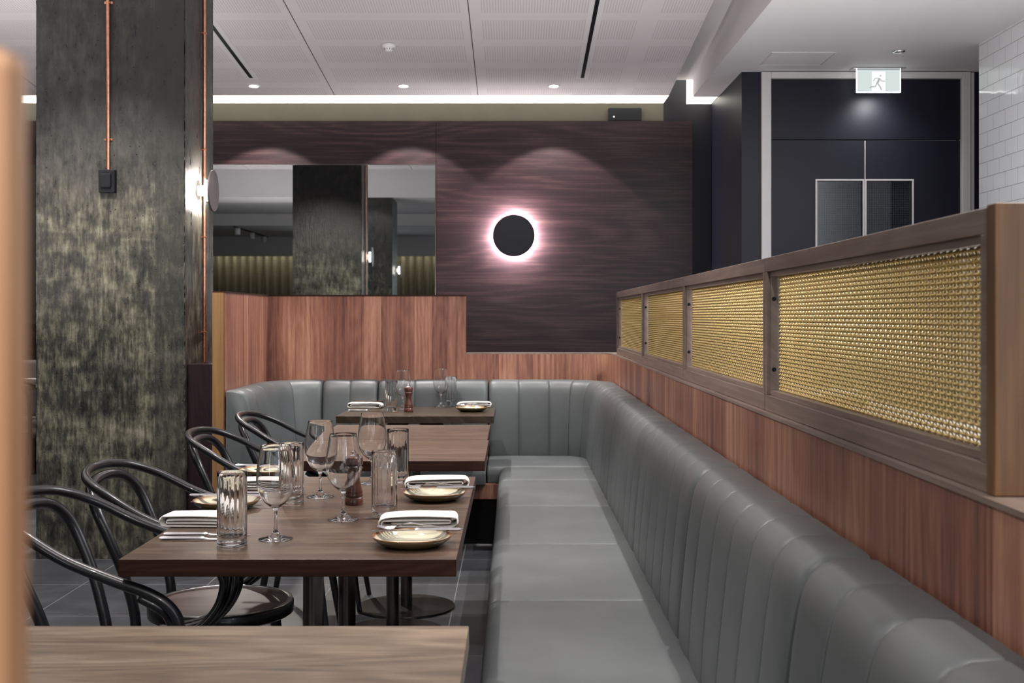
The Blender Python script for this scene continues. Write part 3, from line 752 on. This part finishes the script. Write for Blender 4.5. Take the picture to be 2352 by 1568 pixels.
for k in range(4):
    yc = 1.52 + 1.4 * k + .70 + (.013 if k == 0 else 0); lab = 'timber framed brass mesh screen on the partition, ' + dsc[k]
    if scr0 is None:
        t = thing('mesh_screen', lab, 'screen', (SX + SW / 2, yc, 1.0605), 0, 'brass mesh screens along the partition'); scr0 = t
        h = .37; hw = .698; fr = .034
        bm = bmesh.new()
        bx(bm, -SW / 2, SW / 2, -hw, hw, 0, fr + .004); bx(bm, -SW / 2, SW / 2, -hw, hw, h - fr, h)
        bx(bm, -SW / 2, SW / 2, -hw, -hw + .022, fr + .004, h - fr); bx(bm, -SW / 2, SW / 2, hw - .022, hw, fr + .004, h - fr)
        sframe = obj('frame', bm, M['screenwood'], t, bevel=.0015)
        bm = bmesh.new(); q = .012
        for a in ((-hw + .022, hw - .022, fr + .004, fr + .004 + q), (-hw + .022, hw - .022, h - fr - q, h - fr), (-hw + .022, -hw + .022 + q, fr + .016, h - fr - q), (hw - .022 - q, hw - .022, fr + .016, h - fr - q)):
            bx(bm, -SW / 2 + .008, SW / 2 - .004, *a)
        obj('inner_bead', bm, M['screenwood'], t, bevel=.001)
        o = obj('brass_mesh', weave(), M['brass'], t); o.location = (.004, 0, h / 2 + .002)
        for s in (-1, 1):
            bm = bmesh.new(); cyl(bm, (-.008, hw - .0345, h / 2 + s * .085), (-.008, hw - .0315, h / 2 + s * .085), .0055, 12); obj('screw', bm, M['black'], sframe)
    else: copy_tree(scr0, (SX + SW / 2, yc, 1.0605), None, lab).scale = (1, 1, 1)
scr0.scale = (1, .98, 1)
tag(obj('screen_end_post', box(.610, .70, 1.518, 1.545, 1.0605, 1.4335), M['postwood'], bevel=.002), 'thick timber end post of the brass screen at the right edge', 'post')
# service counter behind the screens
t = thing('service_counter', 'grey textured counter top running behind the brass screens', 'counter', (.86, 4, 0))
kidw('counter_top', box(.702, 1.02, 1.0, 7.5, 1.02, 1.048), M['counter'], t, bevel=.002)
kidw('counter_body', box(.702, .98, 1.0, 7.5, 0, 1.02), M['darkwood_v'], t)

# ================================================================== TABLES
def table(name, x0, x1, y0, y1, top, label, base=None, rz=0, edge='edge', post_r=.026):
    cx, cy = (x0 + x1) / 2, (y0 + y1) / 2; t = thing('restaurant_table', label, 'table', (cx, cy, 0), rz)
    hx, hy = (x1 - x0) / 2, (y1 - y0) / 2
    bm = rrbox(bmesh.new(), -hx, hx, -hy, hy, .711, .75, .0018, 2); o = obj('tabletop', bm, M[top], t)
    o.data.materials.append(M[edge])
    for p in o.data.polygons:
        if abs(p.normal.z) < .5: p.material_index = 1
    bx_, by_ = base or (0, 0)
    bm = bmesh.new(); cyl(bm, (bx_, by_, .012), (bx_, by_, .69), post_r, 28); obj('post', bm, M['darksteel'], t, True, autos=40)
    bm = bmesh.new(); bx(bm, bx_ - .15, bx_ + .15, by_ - .03, by_ + .03, .69, .7105); bx(bm, bx_ - .03, bx_ + .03, by_ - .15, by_ + .15, .69, .7105); obj('bracket', bm, M['black'], t)
    bm = lathe(bmesh.new(), [(0, 0), (.213, 0), (.215, .003), (.213, .010), (.03, .0125), (0, .0125)], 56, (bx_, by_, 0)); obj('base_disc', bm, M['darksteel'], t, True, autos=30)
    return t
table('A', -.877, -.1275, 2.656, 3.349, 'tabletop', 'front laid wooden table nearest the camera with two place settings', (0, 0))
table('B', -.877, -.1275, 3.353, 4.02, 'tabletop', 'second laid wooden table pushed against the front laid one', (.0, -.08))
table('C', -.875, -.108, 4.46, 5.20, 'tabletop', 'bare wooden table with a chair behind the two laid tables', (0, .03))
table('D', -.875, -.115, 5.205, 5.93, 'tabletop', 'bare wooden table next to the far booth table', (.02, -.27))
table('E', -.957, -.108, 6.44, 7.10, 'tabletop_dark', 'dark oak table laid for two at the far end of the booth', (.0, -.27), edge='tabletop_dark')
table('F', -.98, -.078, 1.32, 2.086, 'tabletop_near', 'bare brown ash table cut off by the bottom of the photo', (0, .0), edge='tabletop_near')

# ================================================================== BENTWOOD CHAIRS
def make_chair(label):
    t = thing('bentwood_chair', label, 'chair', (0, 0, 0), 0, 'black bentwood armchairs beside the tables')
    bm = lathe(bmesh.new(), [(0, .444), (.17, .4445), (.186, .447), (.19, .4525), (.196, .454), (.207, .452), (.211, .445), (.210, .418), (.203, .413), (0, .413)], 56)
    o = obj('seat', bm, M['seatwood'], t, True, autos=40)
    o.data.materials.append(M['bentwood'])
    for p in o.data.polygons:
        if p.center.xy.length > .188 or p.normal.z < -.5: p.material_index = 1
    # rear legs and inner back loop are one bent rod
    pts = []
    half = [(-.255, -.185, 0), (-.215, -.178, .22), (-.197, -.175, .42), (-.225, -.185, .56), (-.262, -.195, .66), (-.305, -.19, .755), (-.338, -.13, .805), (-.350, 0, .818)]
    full = half + [(x, -y, z) for x, y, z in half[-2::-1]]
    P = catmull(full, 8); rad = [.0150 if p.z > .1 else .0150 - .003 * (1 - p.z / .1) for p in P]
    obj('back_loop', tube(bmesh.new(), P, rad, 12), M['bentwood'], t, True)
    half = [(-.374, 0, .846), (-.362, -.10, .843), (-.325, -.19, .828), (-.25, -.242, .792), (-.15, -.262, .738), (-.04, -.268, .695), (.05, -.268, .662), (.098, -.266, .625), (.112, -.262, .575), (.092, -.254, .515), (.04, -.242, .460), (-.04, -.229, .428), (-.12, -.205, .42)]
    full = half[::-1] + [(x, -y, z) for x, y, z in half[1:]]
    obj('arm_bow', tube(bmesh.new(), catmull(full, 7), .0130, 12), M['bentwood'], t, True)
    for s in (-1, 1):
        q = [(.082, .238 * s, .60), (.090, .236 * s, .565), (.072, .230 * s, .508), (.024, .222 * s, .458), (-.04, .212 * s, .436), (-.09, .20 * s, .430)]
        q = [(.02, .262 * s, .655), (.068, .258 * s, .628)] + q
        ab = obj('arm_brace', tube(bmesh.new(), catmull(q, 6), .0115, 10), M['bentwood'], t, True)
        P = catmull([(.125, .135 * s, .415), (.150, .145 * s, .22), (.185, .168 * s, 0)], 6)
        obj('leg', tube(bmesh.new(), P, [.018 - .007 * i / (len(P) - 1) for i in range(len(P))], 12), M['bentwood'], t, True)
        bm = bmesh.new(); cyl(bm, (-.085, .215 * s, .432), (-.085, .222 * s, .432), .005, 10); obj('bolt', bm, M['steel'], ab)
    return t
ch = make_chair('black bentwood armchair nearest the camera, partly hidden by the blurred timber'); ch.location = (-.865, 2.962, 0)
copy_tree(ch, (-.862, 3.53, 0), 0, 'black bentwood armchair at the second laid table, its round seat showing below the table')
copy_tree(ch, (-.862, 4.60, 0), 0, 'black bentwood armchair at the first bare table, in front of the dark low cabinet')
copy_tree(ch, (-.855, 5.38, 0), 0, 'black bentwood armchair farthest along the row, against the grey leather corner')

# ================================================================== TABLEWARE
def make_wine():
    pr = [(0, 0), (.0395, 0), (.0406, .0004), (.0411, .0012), (.0406, .0020), (.0395, .0024), (.024, .006), (.011, .0115), (.0055, .020), (.0042, .035), (.0040, .055), (.0046, .068), (.0080, .0755), (.019, .083), (.031, .094), (.0405, .111), (.0452, .130), (.0465, .146), (.0455, .166), (.0418, .192), (.0375, .214), (.03535, .2269), (.0351, .2275), (.0347, .2278),
          (.0343, .2275), (.03435, .2269), (.0362, .214), (.0405, .192), (.0442, .166), (.0452, .146), (.0439, .130), (.0391, .1115), (.0295, .0955), (.017, .0848), (.006, .0795), (0, .0785)]
    return obj('wine_glass', lathe(bmesh.new(), pr, 48), M['glass'], None, True)
def make_tumbler():
    pr = [(0, .0), (.0325, 0), (.0338, .0006), (.0346, .002), (.0350, .006), (.0352, .02), (.0350, .150), (.0350, .160), (.0351, .1712), (.0348, .1722), (.0341, .1727), (.0333, .1722), (.0330, .1712), (.0322, .160), (.0310, .150), (.0310, .03), (.029, .023), (0, .021)]
    def md(k, a): return 1 + (.016 * abs(math.sin(a * 9)) - .016 if 5 <= k <= 6 else (-.022 * abs(math.sin(a * 9)) if 14 <= k <= 15 else 0))
    return obj('fluted_tumbler', lathe(bmesh.new(), pr, 108, mod=md), M['glass'], None, True, autos=50)
def make_mill():
    t = thing('pepper_mill', '', 'pepper mill', (0, 0, 0), 0, 'wooden pepper mills')
    pr = [(0, 0), (.0255, 0), (.0262, .002), (.0258, .020), (.024, .0215), (.0255, .024), (.0262, .029), (.0245, .032), (.0255, .035), (.0245, .041), (.0205, .055), (.0180, .070), (.0178, .082), (.0205, .095), (.0240, .103), (.0245, .107), (.0215, .110), (.0215, .112)]
    obj('body', lathe(bmesh.new(), pr, 36), M['millwood'], t, True, autos=50)
    pr = [(.0215, .1125), (.0250, .1145), (.0258, .120), (.0255, .132), (.024, .1365), (.018, .139), (0, .1395)]
    obj('head', lathe(bmesh.new(), pr, 36), M['millwood'], t, True, autos=50)
    pr = [(.012, .1396), (.010, .1415), (.003, .1425), (.0025, .146), (.0045, .149), (.003, .153), (0, .154)]
    obj('nut', lathe(bmesh.new(), pr, 20), M['steel'], t, True)
    return t
def make_plate():
    pr = [(0, .006), (.062, .006), (.072, .008), (.082, .014), (.0905, .0235), (.0925, .0245), (.0935, .0235), (.0885, .016), (.076, .006), (.060, .001), (.058, 0), (0, 0)]
    def md(k, a): return 1 + .010 * math.sin(a * 2 + .5) + .006 * math.sin(a * 5 + k * .1)
    return obj('side_plate', lathe(bmesh.new(), pr, 64, mod=md), M['plate'], None, True)
def make_napkin(seed):
    """linen folded into a flat roll: ribbon bent in the xz plane, extruded in y"""
    rnd = random.Random(seed); L = .098; th = .0066
    zs = [.0035, .0110, .0190, .0275]; path = []
    def arc(cx, cz, r, a0, a1, n=7): return [(cx + r * math.cos(a0 + (a1 - a0) * k / n), cz + r * math.sin(a0 + (a1 - a0) * k / n)) for k in range(n + 1)]
    path += [(-L * .72, zs[1])] + [(-L * .3, zs[1] + .0004), (L * .3, zs[1])]
    path += arc(L * .80, (zs[1] + zs[2]) / 2, (zs[2] - zs[1]) / 2, -PI / 2, PI / 2)
    path += [(L * .2, zs[2] + .0003), (-L * .4, zs[2])]
    path += arc(-L * .86, (zs[0] + zs[2]) / 2, (zs[2] - zs[0]) / 2, PI / 2, 3 * PI / 2)
    path += [(-L * .3, zs[0]), (L * .4, zs[0])]
    path += arc(L * .90, (zs[0] + zs[3]) / 2, (zs[3] - zs[0]) / 2, -PI / 2, PI / 2, 10)
    path += [(L * .5, zs[3] + .001), (0, zs[3] + .002), (-L * .5, zs[3] + .001), (-L * .86, zs[3] - .001), (-L * .98, zs[3] - .007), (-L * 1.02, .012), (-L * .97, .0035)]
    P = [Vector((a, 0, b_)) for a, b_ in path]
    bm = bmesh.new(); W = .048; ny = 8; cols = []
    for j in range(ny + 1):
        v = j / ny * 2 - 1; y = v * W; ring_t = []; ring_b = []
        for i, p in enumerate(P):
            d = (P[min(i + 1, len(P) - 1)] - P[max(i - 1, 0)]).normalized(); n = Vector((-d.z, 0, d.x))
            e = th / 2 * (1 - .45 * abs(v) ** 6)
            jit = noise.noise(Vector((p.x * 14, y * 16, p.z * 50 + seed))) * .0022
            lay = .0035 * math.sin(i * 1.3 + seed) * abs(v) ** 3
            sc = 1 + noise.noise(Vector((seed, v * 2, .3))) * .02
            c = Vector((p.x * sc, y + lay, p.z + jit * (p.z / .024)))
            ring_t.append(bm.verts.new(c + n * e)); ring_b.append(bm.verts.new(c - n * e))
        cols.append(ring_t + ring_b[::-1])
    m = len(cols[0])
    for a, b_ in zip(cols, cols[1:]):
        for i in range(m): bm.faces.new((a[i], a[(i + 1) % m], b_[(i + 1) % m], b_[i]))
    n = len(P)
    for c, fl in ((cols[0], 0), (cols[-1], 1)):
        for i in range(n - 1):
            q = [c[i], c[i + 1], c[m - 2 - i], c[m - 1 - i]]
            bm.faces.new(q if fl else q[::-1])
    bz = min(v.co.z for v in bm.verts)
    for v in bm.verts: v.co.z -= bz
    o = obj('folded_napkin', bm, M['cloth'], None, True, autos=60)
    md = o.modifiers.new('sub', 'SUBSURF'); md.levels = 1; md.render_levels = 1
    return o
def strip(bm, pts):
    """pts: (x, z, halfwidth, thickness, ycentre)"""
    prev = None
    for p in pts:
        x, z, hw, th = p[:4]; yc = p[4] if len(p) > 4 else 0
        q = [bm.verts.new((x, yc - hw, z)), bm.verts.new((x, yc, z - th / 2)), bm.verts.new((x, yc + hw, z)), bm.verts.new((x, yc, z + th / 2))]
        if prev:
            for k in range(4): bm.faces.new((prev[k], prev[(k + 1) % 4], q[(k + 1) % 4], q[k]))
        else: bm.faces.new(q[::-1])
        prev = q
    bm.faces.new(prev)
def make_fork():
    """handle towards +x, tines towards -x; rests at z=0"""
    t = thing('fork', '', 'fork', (0, 0, 0), 0, 'steel forks')
    bm = bmesh.new()
    strip(bm, [(.105, .0035, .004, .003), (.100, .0035, .0095, .004), (.06, .006, .0065, .004), (.02, .012, .0038, .004), (-.02, .016, .0030, .004), (-.038, .014, .0050, .0035), (-.047, .010, .0115, .003), (-.058, .006, .0125, .0025)])
    obj('handle', bm, M['steel'], t, True, autos=50)
    for k in range(4):
        y = -.0102 + k * .0068; bm = bmesh.new()
        strip(bm, [(-.056, .0062, .0022, .0026, y), (-.070, .0040, .0020, .0026, y), (-.085, .0048, .0018, .0024, y), (-.100, .0090, .0010, .0016, y)])
        obj('tine', bm, M['steel'], t, True, autos=50)
    return t
def make_knife():
    t = thing('knife', '', 'knife', (0, 0, 0), 0, 'steel table knives')
    bm = bmesh.new(); strip(bm, [(.108, .005, .0045, .006), (.100, .005, .0085, .009), (.06, .005, .0075, .008), (.015, .005, .0062, .007), (.006, .005, .0080, .008), (0, .005, .0050, .005)])
    obj('handle', bm, M['steel'], t, True, autos=50)
    bm = bmesh.new(); strip(bm, [(.001, .0045, .0048, .0035), (-.01, .0035, .0085, .0026), (-.06, .0028, .0100, .0020), (-.09, .0026, .0085, .0018), (-.104, .0026, .0030, .0014)])
    obj('blade', bm, M['steel'], t, True, autos=50)
    return t
first = {}
def place(kind, maker, px, py, label, rz=0, z=.7502, group=None, cat=None, tilt=None):
    x, y, _ = at(px, py, .75)
    if kind not in first:
        o = maker(); first[kind] = o; o['group'] = group or o.get('group', ''); o['category'] = cat or o.get('category', kind)
    else: o = copy_tree(first[kind], (0, 0, 0))
    o.location = (x, y, z); o.rotation_euler = (tilt[0], tilt[1], rz) if tilt else (0, 0, rz); o['label'] = label; return o
G = 'stemmed wine glasses on the laid tables'
WG = [(633, 1238, 'stemmed wine glass at the front left of the front laid table'),
      (788.5, 1193, 'stemmed wine glass standing in front of the wooden pepper mill'),
      (735.5, 1141, 'stemmed wine glass on the second laid table, left of centre'),
      (855, 1110, 'stemmed wine glass on the second laid table behind the right tumbler'),
      (925, 940.5, 'stemmed wine glass on the far dark table beside the pepper mill'),
      (1013, 934, 'stemmed wine glass on the far dark table, right of the pepper mill')]
for px, py, l in WG: place('wine', make_wine, px, py, l, random.uniform(0, 3), group=G, cat='wine glass')
G = 'fluted glass tumblers on the laid tables'
TG = [(533, 1251, 'tall fluted glass tumbler nearest the camera on the front left corner'),
      (883, 1181, 'tall fluted glass tumbler beside the folded napkin on the right of the front table'),
      (670, 1154, 'tall fluted glass tumbler on the second laid table behind the left wine glass'),
      (914, 1107, 'tall fluted glass tumbler on the second laid table, on the right'),
      (899, 945, 'tall fluted glass tumbler on the far dark table left of the pepper mill'),
      (1035.5, 930.5, 'tall fluted glass tumbler on the far dark table at the right')]
for px, py, l in TG: place('tumbler', make_tumbler, px, py, l, random.uniform(0, 3), group=G, cat='tumbler')
place('mill', make_mill, 813, 1158, 'brown turned pepper mill half hidden behind a wine glass on the second table')
place('mill', make_mill, 938.5, 945, 'brown turned pepper mill standing on the far dark table')

def setting(side, pl, nk, kn, where, seedk):
    """pl, nk: pixel of plate / napkin centre; kn: pixel of the cutlery beside the napkin"""
    s = side
    place('plate', make_plate, *pl, 'cream side plate with brown rim ' + where, random.uniform(0, 6), group='cream side plates on the laid tables', cat='plate')
    o = make_napkin(seedk); x, y, _ = at(*nk); o.location = (x, y, .7503); o.rotation_euler = (0, 0, R(3) * s + (PI if s < 0 else 0)); tag(o, 'folded white linen napkin ' + where, 'napkin', 'folded white napkins on the laid tables')
    flip = 0 if s > 0 else PI
    px, py, _ = at(*pl)
    sc = 1.0
    k = place('knife', make_knife, *pl, 'steel butter knife lying across the side plate ' + where, flip + R(1)); k.location = (px + .004 * s, py + .036, .7760)
    f = place('fork', make_fork, *pl, 'steel fork resting between side plate and napkin ' + where, flip + R(-3 * s)); f.location = (px + .012 * s, py + .066, .7545 if s < 0 else .7765)
    if s > 0: f.location.y = py + .056
    for i, (a, b_) in enumerate(kn):
        q = place('knife', make_knife, a, b_, ('steel table knife beside the napkin ' if i == 0 else 'second steel knife in front of the napkin ') + where, flip + R(1.5 * i))
setting(1, (946, 1252), (961, 1206), [(925, 1191)], 'on the right of the front laid table', 1)
setting(-1, (520, 1166), (468, 1205), [(470, 1240), (478, 1230)], 'on the left of the front laid table', 2)
setting(1, (998, 1147), (1003, 1117), [(985, 1106)], 'on the right of the second laid table', 3)
setting(-1, (612, 1092), (610, 1121), [(620, 1141), (626, 1135)], 'on the left of the second laid table', 4)
setting(1, (1083, 944), (1089, 934), [(1080, 930)], 'on the right of the far dark table', 5)
setting(-1, (848, 928), (840, 936), [(845, 944)], 'on the left of the far dark table', 6)
# napkin and plate on the counter behind the screen
o = copy_tree(first['plate'], (.905, 3.30, 1.0482), 0, 'small plate on the grey counter seen through the brass mesh')
o = make_napkin(9); o.location = (.90, 3.30, 1.0562); o.rotation_euler = (0, 0, R(70)); o.scale = (.72, .9, 1); tag(o, 'crumpled white napkin on a plate behind the brass mesh screen', 'napkin')

# ================================================================== LEFT BACKGROUND, seen past the column
t = thing('wall_bench', 'mauve leather bench against the dark timber wall left of the column', 'bench', (-4.2, 10.1, 0))
kidw('backrest', rrbox(bmesh.new(), -5.6, -2.7, 10.18, 10.335, .44, .91, .03, 4), M['leather_far'], t, smooth=True, autos=50)
kidw('seat_cushion', rrbox(bmesh.new(), -5.6, -2.7, 9.75, 10.18, .34, .44, .03, 4), M['leather_far'], t, smooth=True, autos=50)
kidw('base', box(-5.6, -2.7, 9.82, 10.3, 0, .34), M['black_kick'], t)
table('G', -4.45, -3.75, 9.2, 9.95, 'tabletop_dark', 'dark table by the mauve bench, glimpsed left of the concrete column', edge='tabletop_dark')
o = make_napkin(11); o.location = (-3.93, 9.72, .7503); tag(o, 'folded white napkin on the table left of the concrete column', 'napkin')
o = copy_tree(first['wine'], (-3.99, 9.55, .7502), 0, 'stemmed wine glass on the table left of the concrete column')
o = copy_tree(ch, (-3.62, 8.72, 0), R(90), 'black bentwood armchair glimpsed between the blurred timber and the column')
# curtain on the far wall behind the camera, seen in the mirror
bm = bmesh.new(); rows = []
for i in range(400):
    x = -6.4 + 7.8 * i / 399; y = -3.82 + .06 * math.sin(i * .75) + .02 * math.sin(i * 2.1)
    rows.append((bm.verts.new((x, y, 0.02)), bm.verts.new((x, y, 2.66))))
for a, b_ in zip(rows, rows[1:]): bm.faces.new((a[0], b_[0], b_[1], a[1]))
o = obj('pleated_curtain', bm, M['curtain'], None, True); o.modifiers.new('solid', 'SOLIDIFY').thickness = .004
tag(o, 'long pleated olive curtain reflected in the wall mirror', 'curtain')
area('curtain_pelmet_light', (-2.5, -3.68, 2.62), .12, 18, (0, 0, 0), (1, .93, .75), 7.4)
bpy.data.objects['curtain_pelmet_light'].rotation_euler = (0, 0, R(90)); bpy.data.objects['curtain_pelmet_light'].data.size = 7.4; bpy.data.objects['curtain_pelmet_light'].data.size_y = .12; bpy.data.objects['curtain_pelmet_light'].rotation_euler = (0, 0, 0)
t = thing('ceiling_track', 'dark ceiling track with three white cylinder spotlights, reflected in the mirror', 'track light', (-4.97, -2.0, 2.886))
kidw('track', box(-4.985, -4.955, -3.45, -.6, 2.866, 2.886), M['black'], t)
for y in (-.85, -2.05, -3.15):
    bm = bmesh.new(); cyl(bm, (-4.97, y, 2.866), (-4.97, y, 2.75), .05, 24); kidw('spot_head', bm, M['smoke_white'], t, smooth=True, autos=40)
